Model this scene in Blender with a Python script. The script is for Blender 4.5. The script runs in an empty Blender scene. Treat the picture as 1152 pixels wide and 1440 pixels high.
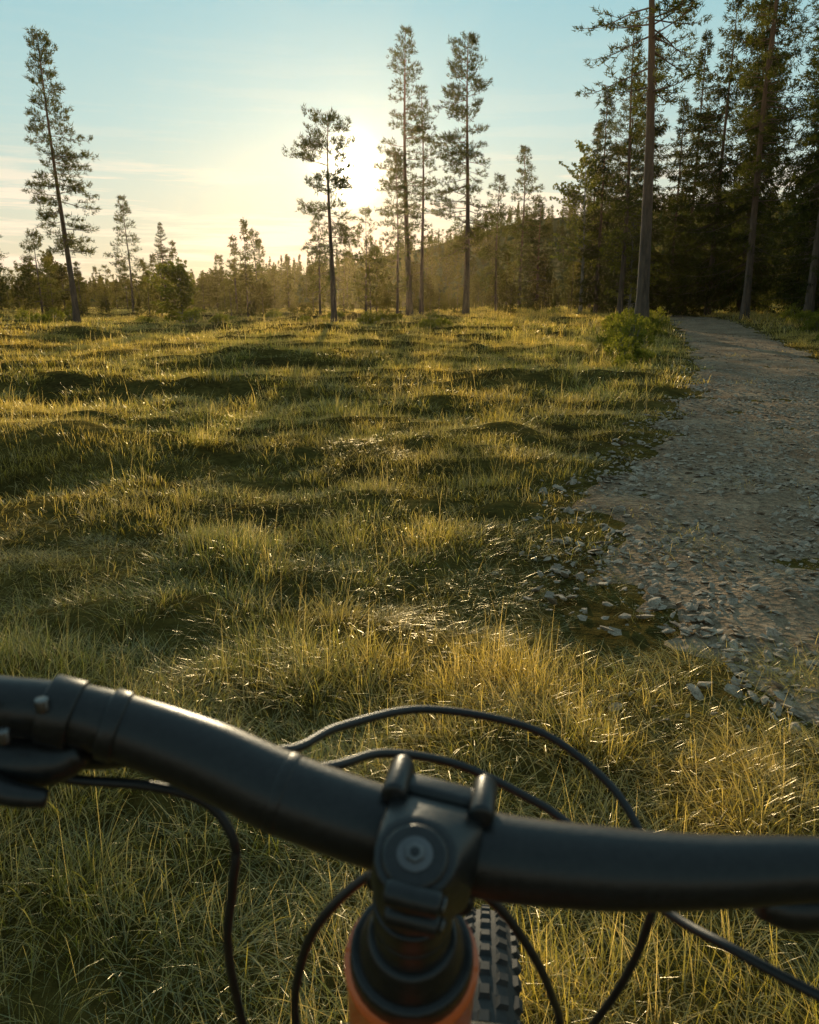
import bpy, math, random
import numpy as np
from mathutils import Vector, Matrix, noise
import bmesh
scene=bpy.context.scene
scene.view_settings.view_transform='Standard'
try: scene.view_settings.look='None'
except Exception: pass
scene.view_settings.exposure=0
R0=np.random.RandomState(7); random.seed(7)
SUN_AZ=-4.0; SUN_EL=8.0
CAMZ=1.35

# ---------------------------------------------------------------- helpers
def link(o,parent=None):
    scene.collection.objects.link(o)
    if parent is not None:
        o.parent=parent
        o.matrix_parent_inverse=parent.matrix_world.inverted()
    return o
def mesh_np(name,V,F,mats=(),midx=None,smooth=False,col=None):
    me=bpy.data.meshes.new(name)
    V=np.asarray(V,dtype=np.float32).reshape(-1,3); F=np.asarray(F,dtype=np.int32).reshape(-1,3)
    me.vertices.add(len(V)); me.vertices.foreach_set('co',V.ravel())
    if len(F):
        me.loops.add(len(F)*3); me.loops.foreach_set('vertex_index',F.ravel())
        me.polygons.add(len(F)); me.polygons.foreach_set('loop_start',np.arange(0,len(F)*3,3,dtype=np.int32))
    for m in mats: me.materials.append(m)
    if midx is not None: me.polygons.foreach_set('material_index',np.asarray(midx,dtype=np.int32))
    me.update(calc_edges=True)
    if len(F): me.polygons.foreach_set('use_smooth',np.full(len(F),smooth))
    if col is not None:
        a=me.color_attributes.new(name='bl',type='FLOAT_COLOR',domain='POINT')
        c=np.ones((len(V),4),dtype=np.float32); c[:,:3]=col
        a.data.foreach_set('color',c.ravel())
    return me
class MB:
    def __init__(s): s.V=[];s.F=[];s.M=[];s.n=0
    def add(s,V,F,m=0):
        V=np.asarray(V,float).reshape(-1,3);F=np.asarray(F,int).reshape(-1,3)
        s.V.append(V);s.F.append(F+s.n);s.M.append(np.full(len(F),m));s.n+=len(V)
    def mesh(s,name,mats,smooth=False):
        return mesh_np(name,np.concatenate(s.V),np.concatenate(s.F),mats,np.concatenate(s.M),smooth)
def tube(P,r,n=6,caps=True):
    P=np.asarray(P,float); r=np.broadcast_to(np.asarray(r,float),(len(P),))
    T=np.gradient(P,axis=0); T/=np.linalg.norm(T,axis=1)[:,None]+1e-9
    ref=np.array([0,0,1.0]) if abs(T[:,2]).mean()<0.8 else np.array([1.0,0,0])
    A=np.cross(T,ref); A/=np.linalg.norm(A,axis=1)[:,None]+1e-9
    B=np.cross(T,A)
    th=np.arange(n)*2*math.pi/n
    V=P[:,None,:]+r[:,None,None]*(np.cos(th)[None,:,None]*A[:,None,:]+np.sin(th)[None,:,None]*B[:,None,:])
    V=V.reshape(-1,3)
    m=len(P)
    i=np.arange(m-1)[:,None]*n; j=np.arange(n)[None,:]; j2=(j+1)%n
    a=(i+j).ravel();b=(i+j2).ravel();c=(i+n+j2).ravel();d=(i+n+j).ravel()
    F=np.concatenate([np.stack([a,b,c],1),np.stack([a,c,d],1)])
    if caps:
        V=np.concatenate([V,P[:1],P[-1:]]); k=m*n; jj=np.arange(n);jn=(jj+1)%n
        F=np.concatenate([F,np.stack([np.full(n,k),jn,jj],1),np.stack([np.full(n,k+1),(m-1)*n+jj,(m-1)*n+jn],1)])
    return V,F
def catmull(P,k=8):
    P=[np.array(p,float) for p in P]; Q=[2*P[0]-P[1]]+P+[2*P[-1]-P[-2]]; out=[]
    for i in range(1,len(Q)-2):
        for t in np.linspace(0,1,k,endpoint=False):
            p0,p1,p2,p3=Q[i-1:i+3]
            out.append(.5*((2*p1)+(-p0+p2)*t+(2*p0-5*p1+4*p2-p3)*t*t+(-p0+3*p1-3*p2+p3)*t**3))
    out.append(Q[-2]); return np.array(out)
def sm(a,b,x):
    t=min(1,max(0,(x-a)/(b-a))); return t*t*(3-2*t)
def nz(x,y,z=0): return noise.noise(Vector((x,y,z)))

# ---------------------------------------------------------------- node helpers
def newmat(name):
    m=bpy.data.materials.new(name); m.use_nodes=True; nt=m.node_tree
    for n in list(nt.nodes): nt.nodes.remove(n)
    out=nt.nodes.new('ShaderNodeOutputMaterial'); return m,nt,out
def N(nt,t,**k):
    n=nt.nodes.new(t)
    for a,b in k.items(): setattr(n,a,b)
    return n
def noise_tex(nt,scale,detail=4,vec=None,rough=.55):
    n=nt.nodes.new('ShaderNodeTexNoise'); n.inputs['Scale'].default_value=scale; n.inputs['Detail'].default_value=detail; n.inputs['Roughness'].default_value=rough
    if vec is not None: nt.links.new(vec,n.inputs['Vector'])
    return n
def ramp(nt,fac,stops):
    r=nt.nodes.new('ShaderNodeValToRGB'); e=r.color_ramp.elements
    while len(e)<len(stops): e.new(.5)
    for i,(p,c) in enumerate(stops): e[i].position=p; e[i].color=(*c,1)
    nt.links.new(fac,r.inputs['Fac']); return r
def mixc(nt,f,a,b,mode='MIX'):
    m=nt.nodes.new('ShaderNodeMix'); m.data_type='RGBA'; m.blend_type=mode
    for s,v in ((m.inputs[0],f),(m.inputs[6],a),(m.inputs[7],b)):
        if hasattr(v,'node'): nt.links.new(v,s)
        elif isinstance(v,(int,float)): s.default_value=v
        else: s.default_value=(*v,1)
    return m.outputs[2]
def leaf_shader(nt,out,colD,colT,tf=.5,gl=.06,rough=.45):
    d=N(nt,'ShaderNodeBsdfDiffuse'); t=N(nt,'ShaderNodeBsdfTranslucent')
    nt.links.new(colD,d.inputs['Color']); nt.links.new(colT,t.inputs['Color'])
    m=N(nt,'ShaderNodeMixShader'); m.inputs[0].default_value=tf
    nt.links.new(d.outputs[0],m.inputs[1]); nt.links.new(t.outputs[0],m.inputs[2])
    if gl>0:
        g=N(nt,'ShaderNodeBsdfGlossy'); g.inputs['Roughness'].default_value=rough; g.inputs['Color'].default_value=(.95,.85,.65,1)
        m2=N(nt,'ShaderNodeMixShader'); m2.inputs[0].default_value=gl
        nt.links.new(m.outputs[0],m2.inputs[1]); nt.links.new(g.outputs[0],m2.inputs[2]); m=m2
    nt.links.new(m.outputs[0],out.inputs['Surface'])

def mat_grass():
    m,nt,out=newmat('grass_blades')
    at=N(nt,'ShaderNodeAttribute',attribute_name='bl'); sep=N(nt,'ShaderNodeSeparateColor'); nt.links.new(at.outputs['Color'],sep.inputs[0])
    geo=N(nt,'ShaderNodeNewGeometry')
    n1=noise_tex(nt,.55,4,geo.outputs['Position']); nb=noise_tex(nt,.13,2,geo.outputs['Position'])
    av=N(nt,'ShaderNodeMath',operation='ADD'); nt.links.new(n1.outputs['Fac'],av.inputs[0]); nt.links.new(nb.outputs['Fac'],av.inputs[1])
    hv=N(nt,'ShaderNodeMath',operation='MULTIPLY'); nt.links.new(av.outputs[0],hv.inputs[0]); hv.inputs[1].default_value=.5
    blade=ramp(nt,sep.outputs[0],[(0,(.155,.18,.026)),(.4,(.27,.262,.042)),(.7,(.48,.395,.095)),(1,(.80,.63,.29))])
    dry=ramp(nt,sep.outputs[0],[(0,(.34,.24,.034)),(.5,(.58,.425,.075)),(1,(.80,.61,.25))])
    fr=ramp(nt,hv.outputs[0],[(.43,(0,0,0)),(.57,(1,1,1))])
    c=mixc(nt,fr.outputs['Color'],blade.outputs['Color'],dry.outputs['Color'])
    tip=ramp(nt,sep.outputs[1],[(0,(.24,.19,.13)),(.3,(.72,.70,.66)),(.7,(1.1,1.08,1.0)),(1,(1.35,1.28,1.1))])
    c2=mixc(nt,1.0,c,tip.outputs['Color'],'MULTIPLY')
    ct=mixc(nt,1.0,c2,(1.65,1.48,.95),'MULTIPLY')
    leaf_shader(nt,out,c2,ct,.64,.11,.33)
    return m
def mat_foliage(name,dark,light,tr,tf=.45):
    m,nt,out=newmat(name)
    geo=N(nt,'ShaderNodeNewGeometry'); n=noise_tex(nt,1.3,2,geo.outputs['Position'])
    mx=N(nt,'ShaderNodeMath',operation='MULTIPLY_ADD'); nt.links.new(geo.outputs['Random Per Island'],mx.inputs[0]); mx.inputs[1].default_value=.5; nt.links.new(n.outputs['Fac'],mx.inputs[2])
    r=ramp(nt,mx.outputs[0],[(.35,dark),(1,light)])
    ct=mixc(nt,1.0,r.outputs['Color'],tr,'MULTIPLY')
    leaf_shader(nt,out,r.outputs['Color'],ct,tf,0)
    return m
def mat_bark(name,c1,c2,c3,zs=None):
    m,nt,out=newmat(name)
    tc=N(nt,'ShaderNodeTexCoord'); mp=N(nt,'ShaderNodeMapping'); mp.inputs['Scale'].default_value=(9,9,1.6); nt.links.new(tc.outputs['Object'],mp.inputs[0])
    n=noise_tex(nt,1.0,8,mp.outputs[0],.7)
    r=ramp(nt,n.outputs['Fac'],[(.35,c1),(.62,c2)])
    sepx=N(nt,'ShaderNodeSeparateXYZ'); nt.links.new(tc.outputs['Object'],sepx.inputs[0])
    mr=N(nt,'ShaderNodeMapRange'); mr.inputs[1].default_value=3; mr.inputs[2].default_value=9; nt.links.new(sepx.outputs[2],mr.inputs[0])
    up=mixc(nt,.6,r.outputs['Color'],c3)
    c=mixc(nt,mr.outputs[0],r.outputs['Color'],up)
    b=N(nt,'ShaderNodeBsdfPrincipled'); b.inputs['Roughness'].default_value=.9; nt.links.new(c,b.inputs['Base Color'])
    bu=N(nt,'ShaderNodeBump'); bu.inputs['Strength'].default_value=.9; bu.inputs['Distance'].default_value=.04; nt.links.new(n.outputs['Fac'],bu.inputs['Height']); nt.links.new(bu.outputs[0],b.inputs['Normal'])
    nt.links.new(b.outputs[0],out.inputs[0]); return m
def mat_simple(name,col,rough=.5,metal=0,nscale=80,namp=.25,bump=.0,spec=.5,coat=0):
    m,nt,out=newmat(name)
    tc=N(nt,'ShaderNodeTexCoord'); n=noise_tex(nt,nscale,4,tc.outputs['Object'])
    b=N(nt,'ShaderNodeBsdfPrincipled'); b.inputs['Metallic'].default_value=metal
    b.inputs['Specular IOR Level'].default_value=spec; b.inputs['Coat Weight'].default_value=coat
    r=ramp(nt,n.outputs['Fac'],[(.3,tuple(x*(1-namp) for x in col)),(.7,tuple(x*(1+namp) for x in col))])
    nt.links.new(r.outputs['Color'],b.inputs['Base Color'])
    rr=N(nt,'ShaderNodeMapRange'); rr.inputs[3].default_value=rough*.85; rr.inputs[4].default_value=rough*1.15; nt.links.new(n.outputs['Fac'],rr.inputs[0]); nt.links.new(rr.outputs[0],b.inputs['Roughness'])
    if bump:
        bu=N(nt,'ShaderNodeBump'); bu.inputs['Strength'].default_value=bump; bu.inputs['Distance'].default_value=.001; nt.links.new(n.outputs['Fac'],bu.inputs['Height']); nt.links.new(bu.outputs[0],b.inputs['Normal'])
    nt.links.new(b.outputs[0],out.inputs[0]); return m
def mat_ground(name,stops,s1,bs,bd,spec=0.0):
    m,nt,out=newmat(name)
    geo=N(nt,'ShaderNodeNewGeometry'); a=noise_tex(nt,s1,6,geo.outputs['Position'],.65); c=noise_tex(nt,s1*14,5,geo.outputs['Position'],.7)
    r=ramp(nt,a.outputs['Fac'],stops)
    r2=ramp(nt,c.outputs['Fac'],[(.3,(.5,.5,.5)),(.7,(1.4,1.4,1.4))])
    col=mixc(nt,1.0,r.outputs['Color'],r2.outputs['Color'],'MULTIPLY')
    b=N(nt,'ShaderNodeBsdfPrincipled'); b.inputs['Roughness'].default_value=.95; b.inputs['Specular IOR Level'].default_value=spec
    nt.links.new(col,b.inputs['Base Color'])
    v=N(nt,'ShaderNodeTexVoronoi'); v.inputs['Scale'].default_value=bs; nt.links.new(geo.outputs['Position'],v.inputs['Vector'])
    ad=N(nt,'ShaderNodeMath',operation='MULTIPLY_ADD'); nt.links.new(c.outputs['Fac'],ad.inputs[0]); ad.inputs[1].default_value=1.5; nt.links.new(v.outputs['Distance'],ad.inputs[2])
    bu=N(nt,'ShaderNodeBump'); bu.inputs['Strength'].default_value=1; bu.inputs['Distance'].default_value=bd; nt.links.new(ad.outputs[0],bu.inputs['Height']); nt.links.new(bu.outputs[0],b.inputs['Normal'])
    nt.links.new(b.outputs[0],out.inputs[0]); return m

M_grass=mat_grass()
M_pine=mat_foliage('pine_needles',(.034,.042,.012),(.095,.104,.028),(1.9,1.6,.7))
M_spruce=mat_foliage('spruce_needles',(.024,.033,.011),(.075,.082,.022),(1.8,1.5,.7),.42)
M_leaf=mat_foliage('birch_leaves',(.09,.11,.02),(.20,.20,.045),(2.0,1.8,.8),.5)
M_far=mat_foliage('hazed_far_foliage',(.05,.055,.018),(.12,.118,.034),(2.0,1.6,.7),.5)  # paler olive than the near trees: aerial haze mixed into the colour
M_bark=mat_bark('pine_bark',(.045,.033,.025),(.15,.105,.075),(.30,.14,.065))
M_barkb=mat_bark('birch_bark',(.06,.055,.05),(.3,.28,.25),(.4,.37,.33))
M_ground=mat_ground('meadow_soil',[(.3,(.06,.04,.014)),(.5,(.105,.078,.021)),(.7,(.18,.125,.035))],.9,9,.04)
M_path=mat_ground('gravel_dirt',[(.3,(.26,.175,.11)),(.5,(.41,.29,.19)),(.7,(.54,.40,.27))],1.2,30,.05)
M_hill=mat_ground('hill_forest_floor',[(.3,(.045,.05,.018)),(.7,(.08,.08,.027))],.05,.3,.5)
M_stone=mat_ground('stone',[(.3,(.22,.165,.12)),(.6,(.46,.365,.27))],9,60,.003,.12)

# ---------------------------------------------------------------- terrain
XLt=[(-8,2.6),(1.2,1.5),(2.0,1.2),(2.4,.85),(3,.65),(3.9,.6),(5.4,.85),(6.6,1.55),(8.5,2.45),(11.8,3.9),(18.9,6.3),(29.4,9.4),(40.7,12.4),(55,14),(80,9)]
XRt=[(-8,5.5),(3,5.2),(5.4,5.6),(8.5,6.3),(11.8,7.3),(18.9,9.7),(29.4,12.6),(40.7,15.2),(55,16.6),(80,12)]
def XL(y): return float(np.interp(y,[a for a,b in XLt],[b for a,b in XLt]))
def XR(y): return float(np.interp(y,[a for a,b in XRt],[b for a,b in XRt]))
def pmask(x,y):
    if y>80: return 0
    d=min(x-XL(y),XR(y)-x)
    if d<-1.5: return 0
    d+=nz(x*1.3,y*1.3,5)*.35+nz(x*4,y*4,8)*.2
    return sm(-.35,.4,d)
def hs(x,y): return nz(x/22,y/22,1)*.30*sm(12,35,y)+ .25*sm(14,40,y)*sm(-2,10,x)
def hgt(x,y):
    m=pmask(x,y); lf=sm(6,-2,x)
    d=nz(x/5.5,y/1.9,2)*.34*sm(6,13,y)*(.25+.75*lf)+nz(x/1.5,y/1.0,3)*(.07+.09*sm(4,7,y))+abs(nz(x/.7,y/.6,4))*.15-.04
    d+=-.32*math.exp(-((x+3.6)/1.2)**2-((y-6.0)/.5)**2)+.20*math.exp(-((x+3.6)/1.6)**2-((y-7.2)/.6)**2)
    return hs(x,y)+d*(1-m)*sm(.2,1.2,math.hypot(x,y-.3)+.2)-.03*m
def stretch(n,a,b): 
    t=np.linspace(-1,1,n); return a*t+b*np.sign(t)*np.abs(t)**6
xs=stretch(360,32,1500); 
ys=np.concatenate([np.linspace(-12,0,20,endpoint=False),np.linspace(0,10,110,endpoint=False),10*np.exp(np.linspace(0,math.log(250),190))])
V=[];
for y in ys:
    for x in xs:
        V.append((x,y,hgt(x,y) if (y<140 and abs(x)<90) else hs(x,y)))
nx,ny=len(xs),len(ys)
i,j=np.meshgrid(np.arange(ny-1),np.arange(nx-1),indexing='ij'); a=(i*nx+j).ravel()
F=np.concatenate([np.stack([a,a+1,a+nx+1],1),np.stack([a,a+nx+1,a+nx],1)])
link(bpy.data.objects.new('meadow_ground',mesh_np('meadow_ground',V,F,[M_ground],smooth=True)))
# gravel path
V=[];py_=np.concatenate([np.arange(-8,14,.12),np.arange(14,82,.4)]);nu=44
for y in py_:
    l,r=XL(y)-.7,XR(y)+.7
    for u in np.linspace(0,1,nu):
        x=l+(r-l)*u; V.append((x,y,hs(x,y)-.016+nz(x*2.5,y*2.5,9)*.014+nz(x*.9,y*1.4,12)*.03-.3*(1-pmask(x,y))))
i,j=np.meshgrid(np.arange(len(py_)-1),np.arange(nu-1),indexing='ij'); a=(i*nu+j).ravel()
F=np.concatenate([np.stack([a,a+1,a+nu+1],1),np.stack([a,a+nu+1,a+nu],1)])
link(bpy.data.objects.new('gravel_path',mesh_np('gravel_path',V,F,[M_path],smooth=True)))

# ---------------------------------------------------------------- instancer
def instancer(name,pts,rots,scl,idx,objs):
    col=bpy.data.collections.new(name+'_variants')
    for k,o in enumerate(objs): o.name='%s_variant_%02d'%(name,k); col.objects.link(o)
    me=mesh_np(name,pts,np.zeros((0,3)))
    for nm,ty,arr in (('rot','FLOAT_VECTOR',rots),('scl','FLOAT_VECTOR',scl),('idx','INT',idx)):
        at=me.attributes.new(nm,ty,'POINT'); at.data.foreach_set('vector' if ty=='FLOAT_VECTOR' else 'value',np.asarray(arr,dtype=np.float32 if ty!='INT' else np.int32).ravel())
    o=link(bpy.data.objects.new(name,me))
    ng=bpy.data.node_groups.new(name+'_gn','GeometryNodeTree')
    ng.interface.new_socket('Geometry',in_out='INPUT',socket_type='NodeSocketGeometry'); ng.interface.new_socket('Geometry',in_out='OUTPUT',socket_type='NodeSocketGeometry')
    gi=ng.nodes.new('NodeGroupInput');go=ng.nodes.new('NodeGroupOutput'); ip=ng.nodes.new('GeometryNodeInstanceOnPoints'); ci=ng.nodes.new('GeometryNodeCollectionInfo')
    ci.inputs['Collection'].default_value=col; ci.inputs['Separate Children'].default_value=True; ci.inputs['Reset Children'].default_value=True
    ip.inputs['Pick Instance'].default_value=True
    def na(nm,ty):
        n=ng.nodes.new('GeometryNodeInputNamedAttribute'); n.data_type=ty; n.inputs['Name'].default_value=nm
        return [s for s in n.outputs if s.enabled][0]
    ng.links.new(gi.outputs[0],ip.inputs['Points']); ng.links.new(ci.outputs[0],ip.inputs['Instance'])
    ng.links.new(na('rot','FLOAT_VECTOR'),ip.inputs['Rotation']); ng.links.new(na('scl','FLOAT_VECTOR'),ip.inputs['Scale']); ng.links.new(na('idx','INT'),ip.inputs['Instance Index'])
    ng.links.new(ip.outputs[0],go.inputs[0])
    md=o.modifiers.new('instances','NODES'); md.node_group=ng
    return o

# ---------------------------------------------------------------- grass (one realised mesh)
def tuft(n,rad,L0,L1,w,seed,bias=.35,seeds=0,K=5):
    r=np.random.RandomState(seed)
    rr=rad*np.sqrt(r.rand(n)); aa=r.rand(n)*2*math.pi
    base=np.stack([rr*np.cos(aa),rr*np.sin(aa),np.full(n,-.02)],1)
    az=aa+r.randn(n)*1.0
    D=np.stack([np.cos(az),np.sin(az)],1)*(.35+r.rand(n,1)*.9)+np.array([bias,0])
    mag=np.linalg.norm(D,axis=1); D=D/mag[:,None]
    L=L0+(L1-L0)*r.rand(n)**1.3
    a0=.15+.6*r.rand(n)*np.minimum(mag,1.3); a1=(.4+1.8*r.rand(n)**1.0)*np.minimum(mag,1.4)
    W=w*(.6+.7*r.rand(n)); hue=r.rand(n)**1.3; tw=r.randn(n)*.6
    if seeds:
        L[:seeds]=L1*1.6; a1[:seeds]*=.3; a0[:seeds]*=.5; W[:seeds]*=.6; hue[:seeds]=.97
    P=base.copy(); lv=[]
    for k in range(K):
        t=k/(K-1); lv.append(P.copy()); a=a0+a1*t; st=L/(K-1)
        P=P+np.stack([D[:,0]*np.sin(a)*st,D[:,1]*np.sin(a)*st,np.cos(a)*st],1)
    side0=np.stack([-D[:,1]*np.cos(tw),D[:,0]*np.cos(tw),np.sin(tw)*.6],1)
    Vs=[];C=[]
    for k in range(K-1):
        t=k/(K-1); w_=(W*(1-t)**.55*.5)[:,None]
        Vs+=[lv[k]-side0*w_,lv[k]+side0*w_]
        for _ in range(2): C.append(np.stack([hue,np.full(n,t),hue],1))
    Vs.append(lv[-1]); C.append(np.stack([hue,np.ones(n),hue],1))
    V=np.stack(Vs,1).reshape(-1,3); C=np.stack(C,1).reshape(-1,3); q=2*(K-1)+1
    F=[]
    for k in range(K-2):
        F+=[(2*k,2*k+1,2*k+3),(2*k,2*k+3,2*k+2)]
    F.append((2*(K-2),2*(K-2)+1,q-1))
    F=(np.array(F)[None]+(np.arange(n)*q)[:,None,None]).reshape(-1,3)
    return V.astype(np.float32),F,C.astype(np.float32)
variants=[]
def lod(nv,*a,seeds=0,K=5):
    s=len(variants)
    for k in range(nv): variants.append(tuft(*a,seed=100+len(variants),seeds=seeds if k%3==0 else 0,K=K))
    return (s,nv)
L0=lod(16,44,.085,.065,.20,.0026,seeds=1)
L1=lod(16,44,.15,.05,.15,.0038,seeds=1)
L2=lod(14,40,.27,.08,.22,.0090,seeds=1,K=4)
L3=lod(14,36,.5,.12,.30,.021,seeds=1,K=4)
tufts={}
def scatter(y0,y1,dens,lv,hw,hm=1.):
    hmax=hw(y1); n=int((y1-y0)*2*hmax*dens)
    for _ in range(n):
        y=random.uniform(y0,y1); x=random.uniform(-hmax,hmax)
        if abs(x)>hw(y): continue
        m=pmask(x,y)
        if m>0:
            cover=0.03 if nz(x*3,y*3,50)>.1 else 0
            if y<6.8: cover=max(cover,min(1,.16+1.5*nz(x*1.6,y*1.6,21)+1.0*nz(x*5,y*5,22)+.75*sm(2.5,1.8,y))*sm(6.8,4.8,y))
            if y>8 and nz(x*.5,y*.4,3)>.45: cover=.1
            if random.random()< m*(1-cover): continue
        z=hgt(x,y); c=nz(x/1.1,y/.8,31); c2=nz(x/.35,y/.35,33)
        c3=nz(x/3.5,y/1.6,35)
        if y>5.5 and c3+.5*c<-.36 and random.random()<.8: continue
        s=(.82+.8*c+.95*c2+.3*c3)*random.uniform(.8,1.15); s=min(1.35,max(.30 if y>4 else .55,s))*hm
        if m>0 and y>2.0: s*=1-.6*m
        if 2.2<y<4.2 and x>-.2: s*=.8
        if y>15 and x>3: s*=1.35
        ang=nz(x/1.4,y/1.4,40)*5+1.8+random.gauss(0,.8); sx=random.uniform(.85,1.2)
        tufts.setdefault(lv[0]+random.randrange(lv[1]),[]).append((x,y,z,ang,sx,s))
scatter(.2,2.9,185,L0,lambda y:1.1+y*.60)
scatter(2.9,4.4,80,L0,lambda y:1.1+y*.60,.75)
scatter(3.6,10,48,L1,lambda y:1.2+y*.60)
scatter(9.0,26,14,L2,lambda y:1.6+y*.60)
scatter(24,80,2.6,L3,lambda y:2+y*.60)
AV=[];AF=[];AC=[];off=0
for vi,tl in tufts.items():
    v,f,c=variants[vi]; t=np.array(tl,dtype=np.float32); n=len(t)
    ca,sa=np.cos(t[:,3])[:,None],np.sin(t[:,3])[:,None]; X=v[None,:,0]*t[:,4:5]; Y=v[None,:,1]*t[:,4:5]
    W=np.stack([X*ca-Y*sa+t[:,0:1],X*sa+Y*ca+t[:,1:2],v[None,:,2]*t[:,5:6]+t[:,2:3]],2).reshape(-1,3)
    AV.append(W); AF.append((f[None]+(np.arange(n)*len(v))[:,None,None]).reshape(-1,3)+off); off+=n*len(v); AC.append(np.tile(c,(n,1)))
AF=np.concatenate(AF)
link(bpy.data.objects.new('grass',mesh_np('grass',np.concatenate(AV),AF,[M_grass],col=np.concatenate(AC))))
print('grass tris',len(AF))
del AV,AF,AC

# ---------------------------------------------------------------- stones
def stone(seed):
    r=np.random.RandomState(seed); bm=bmesh.new()
    for _ in range(12):
        p=r.randn(3); p/=np.linalg.norm(p); bm.verts.new((p[0]*.5,p[1]*(.28+.18*r.rand()),p[2]*.13))
    bmesh.ops.convex_hull(bm,input=bm.verts)
    me=bpy.data.meshes.new('stone'); bm.to_mesh(me); bm.free(); me.materials.append(M_stone); return bpy.data.objects.new('stone',me)
sv=[stone(k) for k in range(9)]
pts=[];rots=[];scl=[];idx=[]
def stones(y0,y1,n,s0,s1,pw):
    for _ in range(n):
        y=random.uniform(y0,y1); x=random.uniform(XL(y)-.3,min(XR(y)+.3,1.8+y*.62))
        if random.random()>pmask(x,y)**1.5+.01: continue
        if y<5.5 and nz(x*1.2,y*1.2,17)<-.3: continue
        if nz(x*1.7,y*1.7,19)<-.2 and random.random()<.6: continue
        pts.append((x,y,hs(x,y)-.012+nz(x*2.5,y*2.5,9)*.014+nz(x*.9,y*1.4,12)*.03)); s=s0+(s1-s0)*random.random()**pw
        rots.append((random.gauss(0,.3),random.gauss(0,.3),random.uniform(0,6.28))); scl.append((s,s,s*random.uniform(.7,1.7))); idx.append(random.randrange(9))
stones(1.8,6.5,13000,.010,.085,3.2); stones(6,14,16000,.012,.08,3.2); stones(14,42,7000,.02,.09,3)
instancer('gravel',pts,rots,scl,idx,sv)

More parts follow.
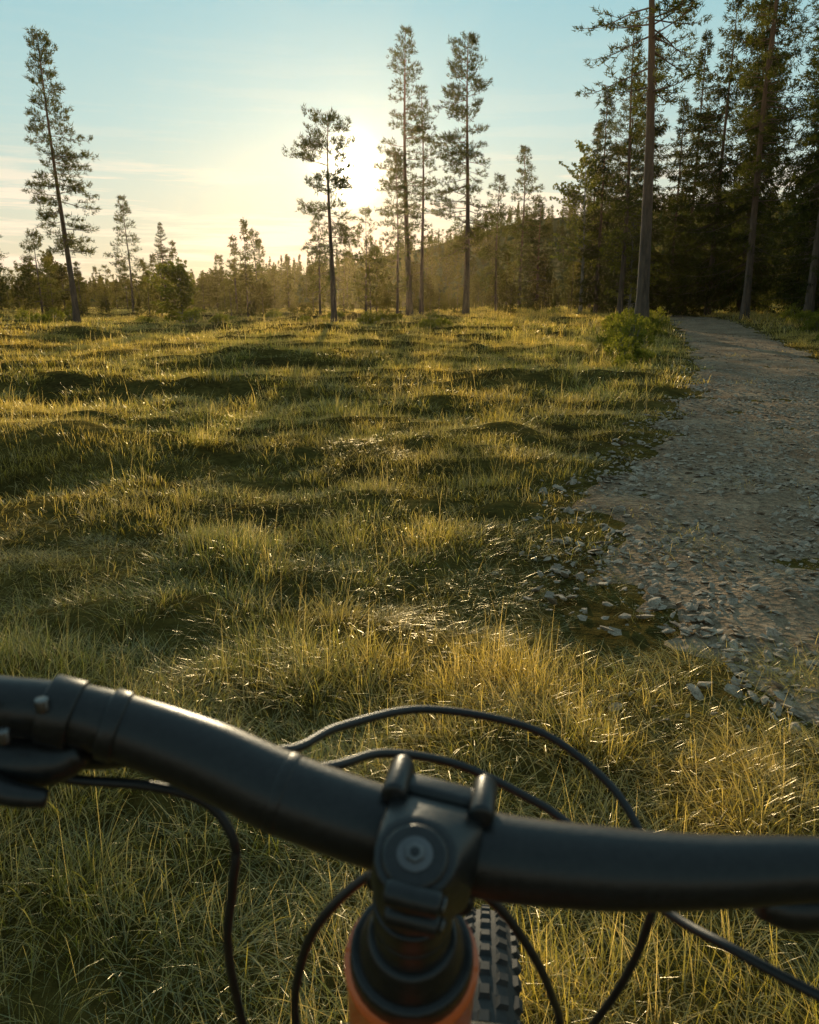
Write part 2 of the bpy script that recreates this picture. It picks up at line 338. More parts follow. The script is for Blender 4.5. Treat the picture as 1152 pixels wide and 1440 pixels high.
# ---------------------------------------------------------------- trees
def clumps(C,D,k,ln,wd,spread,r):
    C=np.asarray(C);D=np.asarray(D);n=len(C)
    Cr=np.repeat(C,k,0);Dr=np.repeat(D,k,0)
    d=Dr+spread*r.randn(n*k,3); d/=np.linalg.norm(d,axis=1)[:,None]+1e-9
    s=np.cross(d,r.randn(n*k,3)); s/=np.linalg.norm(s,axis=1)[:,None]+1e-9
    l=ln*(.6+.7*r.rand(n*k,1)); w=wd*(.6+.8*r.rand(n*k,1)); p=Cr+r.randn(n*k,3)*ln*.25
    V=np.stack([p-s*w*.5,p+s*w*.5,p+d*l],1).reshape(-1,3)
    return V,np.arange(len(V)).reshape(-1,3)
def conifer(name,H,cb,R,seed,tr,kind='pine',lean=(0,0),dens=1.,k=11,nl=.18,nw=.035,gap=.25,top=.6,mats=None,tn=8,side=None):
    r=np.random.RandomState(seed); mb=MB()
    nlv=14; tz=np.linspace(-.15,H,nlv); ph=r.rand(4)*6
    sw=.012*H*(1.0 if kind!='spruce' else .3)
    def tp(z):
        t=z/H; return np.array([lean[0]*t**1.2+sw*math.sin(t*4+ph[0])*t,lean[1]*t+sw*math.sin(t*5+ph[1])*t,z])
    P=np.array([tp(max(z,0)) if z>0 else (0,0,z) for z in tz]); rad=tr*(1-.93*np.linspace(0,1,nlv)**.9); rad[0]*=1.35; rad[1]*=1.02
    V,F=tube(P,rad,tn); mb.add(V,F,0)
    C=[];D=[]
    z=cb*H; step={'pine':.34,'spruce':.24,'birch':.28}[kind]*(H/12)**.35/dens
    if kind!='spruce':
        for _ in range(int(12*dens)):
            zz=r.uniform(.12*H,cb*H+.1); az=r.rand()*6.28; L=r.uniform(.2,.9); b=tp(zz)
            V,F=tube([b,b+np.array([math.cos(az)*L,math.sin(az)*L,r.uniform(-.3,.1)])],[.018,.004],3,False); mb.add(V,F,0)
    s_=r.rand()*6.28
    if side is None: side=s_
    while z<H-.1:
        t=(z-cb*H)/(H*(1-cb)); nb={'pine':4,'spruce':6,'birch':3}[kind]
        if kind=='pine': prof=((1-t)**top)*(.55+.45*min(1,t/.2)); 
        elif kind=='spruce': prof=(1-t)**.85*(.75+.25*min(1,t/.1))+.03
        else: prof=math.sin(math.pi*min(1,.15+.85*t)**.8)**.7*.9+.12
        lvl=r.uniform(.7,1.12)
        for b in range(nb):
            if r.rand()<gap: continue
            az=r.rand()*6.28; L=R*prof*lvl*r.uniform(.5,1.18)*(1+.28*math.cos(az-side))
            if L<.12: L=.12
            el={'pine':-.15+.8*t**1.5+r.randn()*.17,'spruce':-.30+.75*t**2+r.randn()*.10,'birch':.35+.6*t+r.randn()*.2}[kind]
            up={'pine':.38,'spruce':.30,'birch':-.15}[kind]
            n=5; p=tp(z+r.uniform(-.1,.1)); pl=[p]; a=az
            for s in range(n):
                e=el+up*(s/n-.2)*1.5-( .25*math.sin(s/n*3.1) if kind=='pine' else 0); a+=r.randn()*.15
                p=p+np.array([math.cos(a)*math.cos(e),math.sin(a)*math.cos(e),math.sin(e)])*L/n; pl.append(p)
            pl=np.array(pl); br=max(.009,tr*.17*(1-.6*t)*min(1,L/1.5))
            V,F=tube(pl,br*(1-.85*np.linspace(0,1,n+1)),3,False); mb.add(V,F,0)
            C.append(pl[-1]); D.append(pl[-1]-pl[-2])
            s=.30 if kind!='spruce' else .12; ds=(.14 if kind=='pine' else .12)/max(.5,min(1.6,L))/dens**.5; sg=1
            while s<1:
                i=min(n-1,int(s*n)); f=s*n-i; q=pl[i]*(1-f)+pl[i+1]*f; sg=-sg
                aa=a+sg*r.uniform(.5,1.2); l2=((.22 if kind!='spruce' else .12)+.38*L*(1-s)*r.uniform(.5,1.1)); ee=el+r.randn()*.25+(.15 if kind=='pine' else -.15)
                dv=np.array([math.cos(aa)*math.cos(ee),math.sin(aa)*math.cos(ee),math.sin(ee)])
                e=q+dv*l2
                if l2>.3:
                    V,F=tube([q,e],[br*.35,.004],3,False); mb.add(V,F,0)
                m=max(1,int(l2/(.17 if kind=='pine' else .15)))
                for u in range(m):
                    w=(u+1)/m if kind=='pine' else (u+.5)/m
                    if kind=='pine' and m>2 and w<.4: continue
                    C.append(q+dv*l2*w+r.randn(3)*.03); D.append(dv+np.array([0,0,.5 if kind=='pine' else -.35]))
                s+=ds
        z+=step*r.uniform(.5,1.5)*(1 if kind!='pine' else (.8+.6*(1-t)))
    C.append(tp(H)); D.append(np.array([0,0,1.0]))
    D=np.array(D); D/=np.linalg.norm(D,axis=1)[:,None]+1e-9
    sp={'pine':.75,'spruce':.5,'birch':1.2}[kind]
    V,F=clumps(C,D,k,nl,nw,sp,r); mb.add(V,F,1)
    mats=mats or {'pine':[M_bark,M_pine],'spruce':[M_bark,M_spruce],'birch':[M_barkb,M_leaf]}[kind]
    return mb.mesh(name,mats)
def place(name,me,x,y,rot=0,s=1,sz=None):
    o=bpy.data.objects.new(name,me); o.location=(x,y,hgt(x,y)-.03); o.rotation_euler=(0,0,rot); o.scale=(s,s,sz or s); link(o); return o
def pine(x,y,H,cb,R,seed,tr,**k): 
    return place('pine_tree',conifer('pine_tree',H,cb,R,seed,tr,**k),x,y)
pine(-16.1,40,12.7,.27,1.8,1,.17,dens=1.45,lean=(-.5,0),gap=.15,top=.5)
pine(-3.65,40,9.2,.36,2.6,2,.16,lean=(-.1,0),dens=1.35,gap=.24,top=.3,side=2.8,k=12)
pine(0.0,50,15.5,.30,2.1,3,.20,dens=1.45,gap=.20,top=.5,lean=(-.4,0),k=12)
pine(.75,52,13,.35,1.5,4,.14,dens=1.2,gap=.3)
pine(3.4,50,15.0,.26,2.8,5,.20,dens=1.45,gap=.22,top=.45,k=12)
pine(8.2,62,11.3,.3,2.0,6,.14,dens=1.4)
pine(-2.4,46,5.8,.25,1.1,8,.07,dens=1.1,gap=.35)
pine(-.7,48,8.9,.2,1.5,9,.09,dens=1.2,gap=.25)
pine(8.26,29.4,17,.46,3.6,7,.235,lean=(-.75,0),dens=1.0,gap=.3,top=.4,k=13,tn=16)
pine(13.3,24,13,.42,3.9,10,.2,dens=1.25,gap=.15,top=.35,k=16)
pine(15.9,33,16,.2,2.6,21,.19,dens=1.2,gap=.18)
pine(10.4,41,13.2,.15,2.0,22,.15,dens=1.3,gap=.18,top=.8)
pine(15.0,37,18,.18,2.5,23,.19,dens=1.2,gap=.18)
pine(-20,60,7.8,.25,1.6,11,.10,dens=1.2)
pine(-11,60,5.9,.2,1.3,12,.07,dens=1.2)
pine(-24.5,49,6.6,.2,1.9,13,.10,dens=1.2)
pine(-23.5,53,5.2,.2,1.6,33,.09,dens=1.2)
pine(5.6,54,8.3,.2,1.6,14,.10,dens=1.2)
pine(-5.6,52,6,.3,1.2,15,.08,dens=1.0)
place('birch_tree',conifer('birch_tree',9.2,.3,2.5,16,.12,kind='birch',k=10,nl=.10,nw=.08,dens=1.1,gap=.2),10.3,50)
place('birch_tree',conifer('birch_tree',5.2,.15,1.9,17,.08,kind='birch',k=10,nl=.10,nw=.08,dens=1.0,gap=.2),11.0,41.5)
place('birch_tree',conifer('birch_tree',2.6,.08,1.6,18,.05,kind='birch',k=12,nl=.10,nw=.07,dens=1.6,gap=.05),-11.8,43)
# spruces
SP=[conifer('spruce_tree',13.5,.03,2.9,31,.17,kind='spruce',k=7,nl=.2,nw=.045,dens=.9,gap=.2),
    conifer('spruce_tree',13.5,.05,2.5,32,.16,kind='spruce',k=7,nl=.2,nw=.045,dens=.85,gap=.28),
    conifer('spruce_tree',13.5,.08,3.3,33,.18,kind='spruce',k=7,nl=.2,nw=.045,dens=.8,gap=.25)]
for k,(x,y,h,w) in enumerate([(12.2,44,13.6,.85),(11.0,49,12.2,.9),(16.2,45,15.8,.95),(18.0,38,14.5,.9),(19.8,33,12.5,1.0),(22.5,38,18,1.15),(17.2,52,16,1),(24.5,31,15,1.1),(20.8,44,17.5,1.1),(14.2,56,15,1),(26,43,19,1.2),(16.6,30.5,5.2,.6),(18.6,27.5,8.5,.8),(13.4,62,13,1),(9.2,60,7.5,.8),(-22,75,7.4,.6),(21,27,10,.8),(17.4,43,20,1.0),(19.5,49,20,1.0),(15.6,50,12,.9),(17,33.5,9,.8)]):
    place('spruce_tree',SP[k%3],x,y,k*1.7,w,h/13.5)
# distant forest
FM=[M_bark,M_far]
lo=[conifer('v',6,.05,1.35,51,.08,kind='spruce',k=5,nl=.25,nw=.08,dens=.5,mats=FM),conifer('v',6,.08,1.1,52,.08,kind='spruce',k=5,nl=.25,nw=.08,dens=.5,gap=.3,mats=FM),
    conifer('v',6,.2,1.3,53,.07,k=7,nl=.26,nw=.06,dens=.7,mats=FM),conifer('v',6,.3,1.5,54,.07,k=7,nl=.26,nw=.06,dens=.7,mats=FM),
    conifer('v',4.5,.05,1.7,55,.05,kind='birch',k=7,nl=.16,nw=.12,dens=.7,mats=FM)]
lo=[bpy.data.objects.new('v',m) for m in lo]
def hillh(x,y):
    r=float(np.interp(x*300/max(y,150),[-300,-150,-80,-40,0,40,80,150,300],[1,1,2,8,16,26,30,32,33]))
    return r*sm(140,300,y)*(1+.06*nz(x/30,y/30,2))
pts=[];rots=[];scl=[];idx=[]
def putf(x,y,z,s,i):
    pts.append((x,y,z)); rots.append((0,0,random.uniform(0,6.28))); scl.append((s*random.uniform(.8,1.2),s*random.uniform(.8,1.2),s*random.uniform(.8,1.25))); idx.append(i)
for _ in range(430):
    y=random.uniform(49,85); x=random.uniform(-y*.62-3,y*.62+3)
    if XL(y)-1<x<XR(y)+1: continue
    s=(.16+.5*random.random()**1.8)*(1.35 if (x>6 or x<-9) else 1)*(1.0 if nz(x/6,y/6,60)>-.1 else .6); putf(x,y,hgt(x,y)-.1,s,random.choice([0,1,2,3,4,4]))
for _ in range(480):
    y=random.uniform(80,170); x=random.uniform(-y*.66,y*.66)
    if nz(x/12,y/12,61)<-.15: continue
    putf(x,y,hillh(x,y)-.1,(.28+.62*random.random()**1.6)*(1.4 if x>18 else .85),random.randrange(5))
for _ in range(2300):
    y=random.uniform(165,340); x=random.uniform(-y*.7,y*.7); putf(x,y,hillh(x,y)-.3,(.4+.7*random.random()**1.5)*(1.0+.5*nz(x/25,y/25,63)),random.choice([0,1,0,1,2,4]))
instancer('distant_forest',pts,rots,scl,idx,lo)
hx=np.linspace(-420,420,90);hy=np.linspace(140,420,40)
V=[(x,y,hillh(x,y)-.25) for y in hy for x in hx]; nx=len(hx)
i,j=np.meshgrid(np.arange(len(hy)-1),np.arange(nx-1),indexing='ij'); a=(i*nx+j).ravel()
F=np.concatenate([np.stack([a,a+1,a+nx+1],1),np.stack([a,a+nx+1,a+nx],1)])
link(bpy.data.objects.new('hill',mesh_np('hill',V,F,[M_hill],smooth=True)))
# shrubs
def shrub(seed,H,R,n=60):
    r=np.random.RandomState(seed); mb=MB(); C=[];D=[]
    for _ in range(n):
        az=r.rand()*6.28; l=r.rand()**.5*R; h=H*(1-.5*(l/R)**2)*r.uniform(.5,1.1); b=np.array([math.cos(az)*l*.35,math.sin(az)*l*.35,0]); e=np.array([math.cos(az)*l,math.sin(az)*l,h])
        mid=(b+e)/2+np.array([0,0,.15*h]); V,F=tube([b,mid,e],[.008,.006,.002],3,False); mb.add(V,F,0)
        for t in np.linspace(.25,1,9): 
            p=(b*(1-t)+mid*t) if t<.5 else (mid*(1-t)+e*t); C.append(p+r.randn(3)*.04); D.append(np.array([math.cos(az)*.3,math.sin(az)*.3,.8]))
    V,F=clumps(C,np.array(D),6,.085,.035,.8,r); mb.add(V,F,1); return mb.mesh('willow_shrub',[M_barkb,M_leaf])
SH=[shrub(71,.8,.6),shrub(72,.6,.7),shrub(73,1.1,.7)]
for k in range(68):
    if k<26: y=random.uniform(15,36); x=XL(y)-random.uniform(.35,2.4)
    elif k<42: y=random.uniform(20,38); x=XR(y)+random.uniform(.4,4)
    else: y=random.uniform(34,48); x=random.uniform(-24,9)
    place('willow_shrub',SH[k%3],x,y,random.uniform(0,6),random.uniform(.4,.95)*(1 if y>20 else .6))

# ---------------------------------------------------------------- scatter volume added to give the sun its warm bloom
m,nt,out=newmat('bloom_haze_volume')
vs=N(nt,'ShaderNodeVolumeScatter'); vs.inputs['Color'].default_value=(1,.76,.45,1); vs.inputs['Density'].default_value=.00024; vs.inputs['Anisotropy'].default_value=.84
nt.links.new(vs.outputs[0],out.inputs['Volume'])
bm=bmesh.new(); bmesh.ops.create_cube(bm,size=1)
for v in bm.verts: v.co=Vector((v.co.x*120,v.co.y*64+47,v.co.z*13.5+6.2))
me=bpy.data.meshes.new('bloom_haze'); bm.to_mesh(me); bm.free(); me.materials.append(m); link(bpy.data.objects.new('bloom_haze',me))

# ---------------------------------------------------------------- mountain bike
M_blk=mat_simple('matte_black_aluminium',(.014,.0135,.013),.36,0,300,.3,.15)
M_rub=mat_simple('tyre_rubber',(.035,.031,.027),.75,0,60,.5,.4)
M_cab=mat_simple('cable_housing',(.012,.012,.012),.45)
M_org=mat_simple('orange_frame_paint',(.70,.12,.015),.38,0,8,.12,0,.5,.5)
M_met=mat_simple('steel_bolt',(.16,.155,.15),.4,1)
M_grip=mat_simple('grip_rubber',(.015,.015,.015),.75,0,200,.4,.6)
M_gry=mat_simple('grey_decal',(.10,.10,.105),.4)
bike=bpy.data.objects.new('mountain_bike',None); bike.location=(0,.3,.0); link(bike); bpy.context.view_layer.update()
def part(name,mb_or_me,mats=None,smooth=True):
    me=mb_or_me.mesh(name,mats,smooth) if isinstance(mb_or_me,MB) else mb_or_me
    o=bpy.data.objects.new(name,me); link(o,bike)
    return o
def tpart(name,P,r,m,n=16,k=8,spl=True):
    mb=MB(); Q=catmull(P,k) if spl else np.array(P,float)
    rr=np.interp(np.linspace(0,1,len(Q)),np.linspace(0,1,len(P)),r) if hasattr(r,'__len__') else r
    V,F=tube(Q,rr,n); mb.add(V,F); return part(name,mb,[m])
def hullpart(name,ptsv,m,bev=.002):
    bm=bmesh.new()
    for p in ptsv: bm.verts.new(p)
    res=bmesh.ops.convex_hull(bm,input=bm.verts)
    junk=[v for v in bm.verts if not v.link_faces]
    bmesh.ops.delete(bm,geom=junk,context='VERTS')
    bmesh.ops.dissolve_limit(bm,angle_limit=.06,verts=bm.verts,edges=bm.edges)
    me=bpy.data.meshes.new(name); bm.to_mesh(me); bm.free(); me.materials.append(m)
    o=part(name,me)
    b=o.modifiers.new('bevel','BEVEL'); b.width=bev; b.segments=3; b.limit_method='ANGLE'; b.angle_limit=.5
    for p in me.polygons: p.use_smooth=True
    return o
def nrm(v): v=np.array(v,float); return v/np.linalg.norm(v)
def ring(c,ax,r,n=20,ph=0):
    ax=nrm(ax); a=nrm(np.cross(ax,[.3,.1,1])); b=np.cross(ax,a); return [np.array(c)+r*(math.cos(t)*a+math.sin(t)*b) for t in np.arange(n)*2*math.pi/n+ph]
def cylp(name,c0,c1,r0,r1,m,n=24,bev=.0012):
    c0=np.array(c0,float);c1=np.array(c1,float); return hullpart(name,ring(c0,c1-c0,r0,n)+ring(c1,c1-c0,r1,n),m,bev)
# bar
barP=[(-.36,.285,1.192),(-.25,.308,1.187),(-.203,.3165,1.1796),(-.1558,.3215,1.1716),(-.1278,.3225,1.1626),(-.0906,.3176,1.1507),(-.0548,.308,1.1390),(-.0187,.300,1.1300),(.0089,.2964,1.124),(.0373,.2905,1.1205),(.0807,.2834,1.1205),(.122,.277,1.124),(.1625,.2724,1.129),(.21,.2647,1.133),(.34,.235,1.138)]
barR=[.0111,.0111,.0118,.0132,.0148,.0165,.0175,.0175,.0175,.0175,.0165,.0142,.0122,.0115,.0111]
tpart('handlebar',barP,barR,M_blk,32,10)
tpart('grip_left',barP[:3],[.0165,.0165,.016],M_grip,24); tpart('grip_right',barP[-2:],[.0165,.0165],M_grip,24,spl=False)
C=np.array((.0089,.2964,1.124)); bx=nrm(np.array(barP[9])-np.array(barP[7]))
A0=np.array((.002,.262,1.143)); ad=nrm((-.002,.088,-.178)); 
fw=nrm(np.cross([0,0,1],bx)); upv=np.cross(bx,fw)
# stem
cyl=lambda c,ax,h,r,n=20: ring(c-ax*h,ax,r,n)+ring(c+ax*h,ax,r,n)
stemP=cyl(C-fw*.002,bx,.0205,.0205)+cyl(A0+ad*.018,ad,.018,.0160)
hullpart('stem_body',stemP,M_blk,.004)
fp=[]
for s in (-1,1):
    for u,v in ((.0,.0235),(.012,.023),(.021,.014),(.0235,0),(.021,-.014),(.012,-.024),(0,-.0245)): fp.append(C+bx*s*.0225+fw*u+upv*v)
hullpart('stem_faceplate',fp,M_blk,.003)
for i,(s,v) in enumerate(((-1,1),(1,1),(-1,-1),(1,-1))):
    b=C+bx*s*.0185+upv*v*.0225+fw*.006
    cylp('bolt_boss_%d'%(i+1),b-fw*.014,b+fw*.010,.0056,.0056,M_blk,14,.002)
    cylp('bolt_%d'%(i+1),b+fw*.010,b+fw*.0125,.0040,.0040,M_met,12)
cylp('top_cap',A0-ad*.002,A0+ad*.001,.0120,.0138,M_blk,28)
cylp('top_cap_recess',A0-ad*.0026,A0-ad*.002,.0070,.0070,M_gry,20,.0002)
cylp('top_cap_bolt',A0-ad*.0042,A0-ad*.0026,.0040,.0040,M_met,6,.0004)
cylp('top_cap_socket',A0-ad*.0046,A0-ad*.0042,.0021,.0021,M_cab,6,.0001)
for s in (-1,1):
    b=A0+ad*(.018+s*.009)-fw*.0158+bx*.003; cylp('pinch_bolt_%d'%(1 if s<0 else 2),b-bx*.012,b+bx*.010,.0050,.0050,M_blk,14,.002); cylp('pinch_head_%d'%(1 if s<0 else 2),b+bx*.010,b+bx*.0115,.0034,.0034,M_met,12)
for i,(a,b) in enumerate(((.0365,.054),(.0545,.072))): cylp('spacer_%d'%(i+1),A0+ad*a,A0+ad*b,.0170,.0170,M_blk,28)
cylp('headset_cap',A0+ad*.0725,A0+ad*.089,.0195,.0250,M_blk,32,.002); cylp('headset_ring',A0+ad*.0892,A0+ad*.103,.0280,.0290,M_blk,32,.002)
HT=lambda t:A0+ad*t
tpart('head_tube',[HT(.1032),HT(.125),HT(.17),HT(.23)],[.0315,.0310,.032,.034],M_org,40)
tpart('top_tube',[HT(.145),(-.005,.12,.86),(-.008,-.15,.76),(-.01,-.34,.70)],[.027,.024,.021,.018],M_org,24)
tpart('down_tube',[HT(.205),(-.004,.22,.66),(-.006,-.02,.43),(-.008,-.13,.34)],[.032,.032,.032,.036],M_org,24)
tpart('seat_tube',[(-.008,-.13,.34),(-.01,-.34,.72)],[.02,.018],M_org,20,spl=False)
tpart('seat_post',[(-.01,-.34,.72),(-.01,-.40,.84)],[.0155,.0155],M_blk,20,spl=False)
hullpart('saddle',[(-.075,-.53,.86),(.065,-.53,.86),(-.075,-.47,.84),(.065,-.47,.84),(-.06,-.53,.885),(.05,-.53,.885),(-.025,-.27,.86),(.015,-.27,.86),(-.02,-.27,.875),(.01,-.27,.875)],M_blk,.008)
tpart('chain_stay',[(.03,-.13,.34),(.06,-.58,.35)],[.012,.010],M_org,12,spl=False); tpart('chain_stay_left',[(-.045,-.13,.34),(-.08,-.58,.35)],[.012,.010],M_org,12,spl=False)
tpart('seat_stay',[(.01,-.33,.68),(.06,-.58,.35)],[.009,.009],M_org,12,spl=False); tpart('seat_stay_left',[(-.03,-.33,.68),(-.08,-.58,.35)],[.009,.009],M_org,12,spl=False)
# wheels
def wheel(name,c,gam,R=.35,mr=.036,lean=0):
    c=np.array(c,float); f=np.array((math.sin(gam),math.cos(gam),0)); ax=nrm((math.cos(gam),-math.sin(gam),lean)); u=np.cross(ax,f); Rm=R-mr
    mb=MB(); nn=96; th=np.arange(nn)*2*math.pi/nn
    def torus(Rm,mr,m,mi,ex=1):
        ps=np.arange(m)*2*math.pi/m
        rad=np.cos(th)[:,None]*f+np.sin(th)[:,None]*u
        V=c+rad[:,None,:]*(Rm+mr*np.cos(ps))[None,:,None]+ax*(mr*ex*np.sin(ps))[None,:,None]
        i,j=np.meshgrid(np.arange(nn),np.arange(m),indexing='ij'); i2=(i+1)%nn;j2=(j+1)%m
        a,b,d,e=(i*m+j).ravel(),(i2*m+j).ravel(),(i2*m+j2).ravel(),(i*m+j2).ravel()
        mb.add(V.reshape(-1,3),np.concatenate([np.stack([a,b,d],1),np.stack([a,d,e],1)]),mi)
    torus(Rm,mr,20,0); torus(Rm-.038,.012,10,1,1.2)
    cube=np.array([(x,y,z) for x in(-1,1) for y in(-1,1) for z in(0,1)],float)
    cf=[(0,1,3),(0,3,2),(4,6,7),(4,7,5),(0,4,5),(0,5,1),(2,3,7),(2,7,6),(0,2,6),(0,6,4),(1,5,7),(1,7,3)]
    nk=72
    for k in range(nk):
        for row,(psd,w,l) in enumerate(((-62,.0055,.0085),(-28,.006,.0065),(0,.0055,.0075),(28,.006,.0065),(62,.0055,.0085))):
            ph=(k+(.5 if row in(1,3) else (.25 if row==2 else 0)))*2*math.pi/nk; ps=math.radians(psd)
            rad=math.cos(ph)*f+math.sin(ph)*u; tan=-math.sin(ph)*f+math.cos(ph)*u
            nn_=rad*math.cos(ps)+ax*math.sin(ps); sd=np.cross(nn_,tan); o=c+rad*Rm+nn_*(mr-.001)
            sk=.35*(1 if row<2 else (-1 if row>2 else 0))
            sc=np.array([[.8 if q[2]>0 else 1.1] for q in cube])
            V=o+ (cube[:,:1]*w*(sd+tan*sk)+cube[:,1:2]*l*tan)*sc+cube[:,2:]*.0055*nn_
            mb.add(V,cf,0)
    for k in range(28):
        ph=k*2*math.pi/28; rad=math.cos(ph)*f+math.sin(ph)*u; s=1 if k%2 else -1
        V,F=tube([c+ax*s*.03+rad*.025,c+rad*(Rm-.05)],.001,4,False); mb.add(V,F,2)
    V,F=tube([c-ax*.055,c-ax*.03,c+ax*.03,c+ax*.055],[.012,.022,.022,.012],16); mb.add(V,F,1)
    return part(name,mb,[M_rub,M_blk,M_met],False)
wheel('front_wheel',(.070,.605,.352),math.radians(6),lean=.0); wheel('rear_wheel',(-.01,-.58,.35),0)
# fork
cr=HT(.27); hullpart('fork_crown',[cr+np.array(p) for p in ((-.055,-.03,.0),(.08,-.03,.0),(-.055,.03,.0),(.08,.03,.0),(-.05,-.02,-.04),(.07,-.02,-.04),(-.05,.02,-.04),(.07,.02,-.04),(-.02,-.03,.01),(.02,-.03,.01),(-.02,.025,.01),(.02,.025,.01))],M_blk,.008)
for s,nm in ((-1,'left'),(1,'right')):
    t=cr+np.array((.012+s*.058,0,-.01)); b=np.array((.070+s*.062,.60,.352)); m=t*.55+b*.45
    tpart('fork_stanchion_'+nm,[t,m],[.0175,.0175],M_blk,20,spl=False); tpart('fork_lower_'+nm,[m,m*.5+b*.5,b],[.0225,.021,.018],M_blk,20,spl=False)
# cables
def cable(name,P,r=.0025): return tpart(name,P,r,M_cab,10,10)
cable('brake_hose_front',[(-.17,.35,1.165),(-.11,.352,1.145),(-.064,.357,1.130),(-.038,.403,1.117),(.0106,.451,1.101),(.077,.448,1.089),(.116,.422,1.071),(.132,.396,1.053),(.137,.380,1.029),(.134,.381,.994),(.1275,.397,.942),(.1144,.421,.877),(.095,.463,.763)])
cable('shift_cable',[(-.09,.335,1.135),(-.043,.353,1.123),(-.014,.390,1.108),(.026,.4065,1.091),(.0627,.402,1.075),(.089,.389,1.064),(.125,.335,1.056),(.145,.2965,1.067),(.173,.275,1.064),(.197,.264,1.061),(.26,.25,1.075)])
cable('dropper_cable',[(-.02,.345,1.085),(.01,.345,1.07),(.042,.353,1.045),(.066,.362,1.004),(.083,.380,.9545),(.0925,.397,.904),(.08,.40,.80),(.03,.33,.72)])
cable('brake_hose_rear',[(-.25,.315,1.15),(-.1835,.318,1.147),(-.156,.325,1.135),(-.123,.333,1.126),(-.0987,.3397,1.112),(-.086,.338,1.092),(-.088,.338,1.066),(-.095,.347,1.025),(-.097,.364,.971),(-.092,.380,.917),(-.056,.41,.82),(-.03,.34,.74)])
cable('gear_cable',[(.0,.33,1.085),(-.0216,.339,1.070),(-.044,.342,1.0435),(-.0575,.353,1.0065),(-.0655,.369,.951),(-.06,.393,.8865),(-.04,.37,.80)])
# left controls
bp=lambda i,t: np.array(barP[i])*(1-t)+np.array(barP[i+1])*t
def clampring(name,i,t,w,r,m=M_blk):
    c=bp(i,t); ax=nrm(np.array(barP[i+1])-np.array(barP[i])); return cylp(name,c-ax*w,c+ax*w,r,r,m,28)
clampring('brake_clamp_left',3,.85,.004,.0160); clampring('lever_clamp_left',3,.05,.007,.0155); clampring('bar_strap',6,.0,.003,.0179); 
def ell(name,P,r,m=M_blk): return tpart(name,P,r,m,18,6)
ell('brake_body_left',[(-.100,.345,1.132),(-.115,.346,1.138),(-.145,.345,1.144),(-.185,.342,1.147),(-.215,.34,1.150)],[.004,.008,.0145,.0165,.014])
ell('brake_mount_left',[(-.138,.326,1.166),(-.142,.338,1.158),(-.146,.348,1.150)],[.009,.010,.010])
ell('remote_body_left',[(-.145,.318,1.154),(-.160,.318,1.149),(-.19,.318,1.150),(-.22,.320,1.154)],[.006,.011,.014,.013])
ell('remote_paddle_left',[(-.185,.303,1.150),(-.17,.298,1.146),(-.155,.300,1.142)],[.006,.0055,.004])
ell('brake_lever_left',[(-.19,.36,1.150),(-.20,.385,1.148),(-.25,.392,1.15),(-.33,.385,1.155)],[.006,.006,.0055,.005])
for i,p in enumerate(((-.156,.310,1.184),(-.178,.304,1.188),(-.170,.302,1.174))): cylp('clamp_bolt_%d'%(i+1),np.array(p)-np.array((0,.002,.005)),np.array(p)+np.array((0,-.002,.001)),.003,.003,M_met,12)
cylp('hose_nut_left',(-.108,.3395,1.131),(-.118,.341,1.136),.0036,.0036,M_met,12)
# right controls
ell('brake_body_right',[(.150,.288,1.100),(.165,.289,1.097),(.20,.289,1.099),(.24,.28,1.104)],[.007,.0105,.0105,.007])
ell('brake_mount_right',[(.19,.275,1.127),(.192,.285,1.112),(.193,.289,1.10)],[.008,.008,.008])
ell('brake_rod_right',[(.128,.300,1.099),(.14,.294,1.099),(.152,.289,1.10)],[.003,.0032,.0032])
ell('brake_lever_right',[(.2,.31,1.09),(.23,.33,1.09),(.33,.32,1.09)],[.006,.0055,.005])
clampring('brake_clamp_right',12,.6,.006,.0165)

# ---------------------------------------------------------------- light / sky
az=math.radians(SUN_AZ); el=math.radians(SUN_EL)
sd=Vector((math.sin(az)*math.cos(el),math.cos(az)*math.cos(el),math.sin(el)))
L=bpy.data.lights.new('sun','SUN'); L.energy=5; L.angle=math.radians(.5); L.color=(1,.82,.53)
so=bpy.data.objects.new('sun',L); so.rotation_euler=sd.to_track_quat('Z','Y').to_euler(); so.location=(0,0,30); link(so)
w=bpy.data.worlds.new('World'); scene.world=w; w.use_nodes=True; nt=w.node_tree
for n in list(nt.nodes): nt.nodes.remove(n)
out=nt.nodes.new('ShaderNodeOutputWorld'); bg=nt.nodes.new('ShaderNodeBackground'); bg.inputs[1].default_value=.05
sky=nt.nodes.new('ShaderNodeTexSky'); sky.sky_type='NISHITA'; sky.sun_disc=False; sky.sun_elevation=el; sky.sun_rotation=az; sky.dust_density=1.0; sky.ozone_density=1.5; sky.air_density=1.0
tc=nt.nodes.new('ShaderNodeTexCoord'); vn=N(nt,'ShaderNodeVectorMath',operation='NORMALIZE'); nt.links.new(tc.outputs['Generated'],vn.inputs[0])
sx=N(nt,'ShaderNodeSeparateXYZ'); nt.links.new(vn.outputs[0],sx.inputs[0])
dt=N(nt,'ShaderNodeVectorMath',operation='DOT_PRODUCT'); dt.inputs[1].default_value=sd; nt.links.new(vn.outputs[0],dt.inputs[0])
gr=ramp(nt,sx.outputs[2],[(0,(.88,.74,.48)),(.05,(.82,.76,.55)),(.11,(.69,.76,.63)),(.18,(.52,.73,.70)),(.30,(.37,.65,.70)),(.6,(.28,.47,.53)),(1,(.24,.38,.45))])
mp=N(nt,'ShaderNodeMapping'); mp.inputs['Scale'].default_value=(1.3,1.3,20); mp.inputs['Rotation'].default_value=(0,.06,0); nt.links.new(vn.outputs[0],mp.inputs[0])
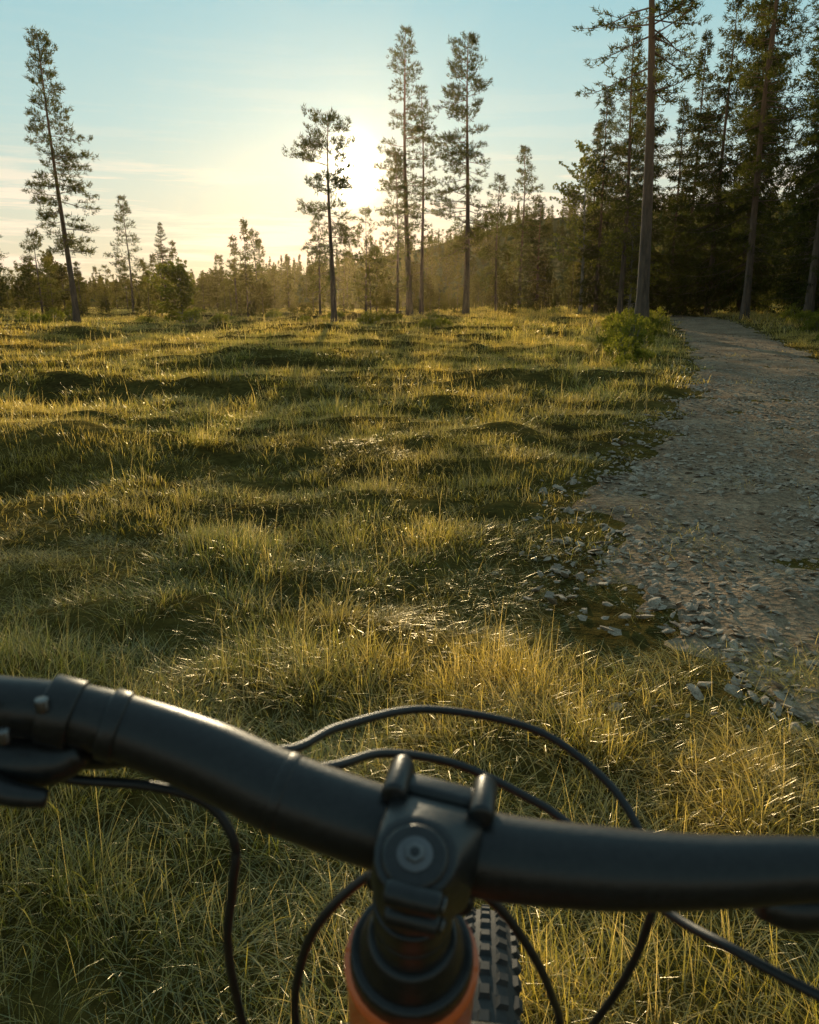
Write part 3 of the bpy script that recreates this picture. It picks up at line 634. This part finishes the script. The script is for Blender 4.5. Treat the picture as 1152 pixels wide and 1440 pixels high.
cn=noise_tex(nt,3.4,7,mp.outputs[0],.62); cr_=ramp(nt,cn.outputs['Fac'],[(.48,(0,0,0)),(.60,(1,1,1))])
lowm=ramp(nt,sx.outputs[2],[(0,(.6,.6,.6)),(.04,(1,1,1)),(.10,(.9,.9,.9)),(.16,(.12,.12,.12)),(.3,(0,0,0))])
cf=mixc(nt,1.0,cr_.outputs['Color'],lowm.outputs['Color'],'MULTIPLY')
cf2=mixc(nt,1.0,cf,(.85,.85,.85),'MULTIPLY')
gc=mixc(nt,cf2,gr.outputs['Color'],(1.2,.98,.74))
# sky dims away from the sun
mr=N(nt,'ShaderNodeMapRange'); mr.inputs[1].default_value=-.6; mr.inputs[2].default_value=.8; mr.inputs[3].default_value=12; mr.inputs[4].default_value=20.5; nt.links.new(dt.outputs['Value'],mr.inputs[0])
cmb=N(nt,'ShaderNodeCombineColor'); [nt.links.new(mr.outputs[0],cmb.inputs[q]) for q in range(3)]
gs=mixc(nt,1.0,gc,cmb.outputs[0],'MULTIPLY')
mx=mixc(nt,.88,sky.outputs[0],gs); nt.links.new(mx,bg.inputs[0])
mn=N(nt,'ShaderNodeMath',operation='MINIMUM'); mn.inputs[1].default_value=1; nt.links.new(dt.outputs['Value'],mn.inputs[0])
ac=N(nt,'ShaderNodeMath',operation='ARCCOSINE'); nt.links.new(mn.outputs[0],ac.inputs[0])
def halo(deg,amp,col):
    a=N(nt,'ShaderNodeMath',operation='MULTIPLY'); a.inputs[1].default_value=-1/math.radians(deg); nt.links.new(ac.outputs[0],a.inputs[0])
    e=N(nt,'ShaderNodeMath',operation='EXPONENT'); nt.links.new(a.outputs[0],e.inputs[0])
    m=N(nt,'ShaderNodeMath',operation='MULTIPLY'); m.inputs[1].default_value=amp; nt.links.new(e.outputs[0],m.inputs[0])
    b=N(nt,'ShaderNodeBackground'); b.inputs[0].default_value=(*col,1); nt.links.new(m.outputs[0],b.inputs[1]); return b
def addsh(a,b):
    s=nt.nodes.new('ShaderNodeAddShader'); nt.links.new(a.outputs[0],s.inputs[0]); nt.links.new(b.outputs[0],s.inputs[1]); return s
s=addsh(bg,halo(.5,30,(1,.88,.64))); s=addsh(s,halo(4.5,.30,(1,.74,.42)))
nt.links.new(s.outputs[0],out.inputs['Surface'])

cd=bpy.data.cameras.new('camera'); cam=bpy.data.objects.new('camera',cd); link(cam); scene.camera=cam
cam.location=(0,0,CAMZ); cam.rotation_euler=(math.radians(90-15.1),0,0)
cd.sensor_fit='VERTICAL'; cd.sensor_height=24; cd.sensor_width=24; cd.lens=1130/1440*24; cd.clip_start=.02; cd.clip_end=5000
cd.dof.use_dof=True; cd.dof.focus_distance=9; cd.dof.aperture_fstop=10
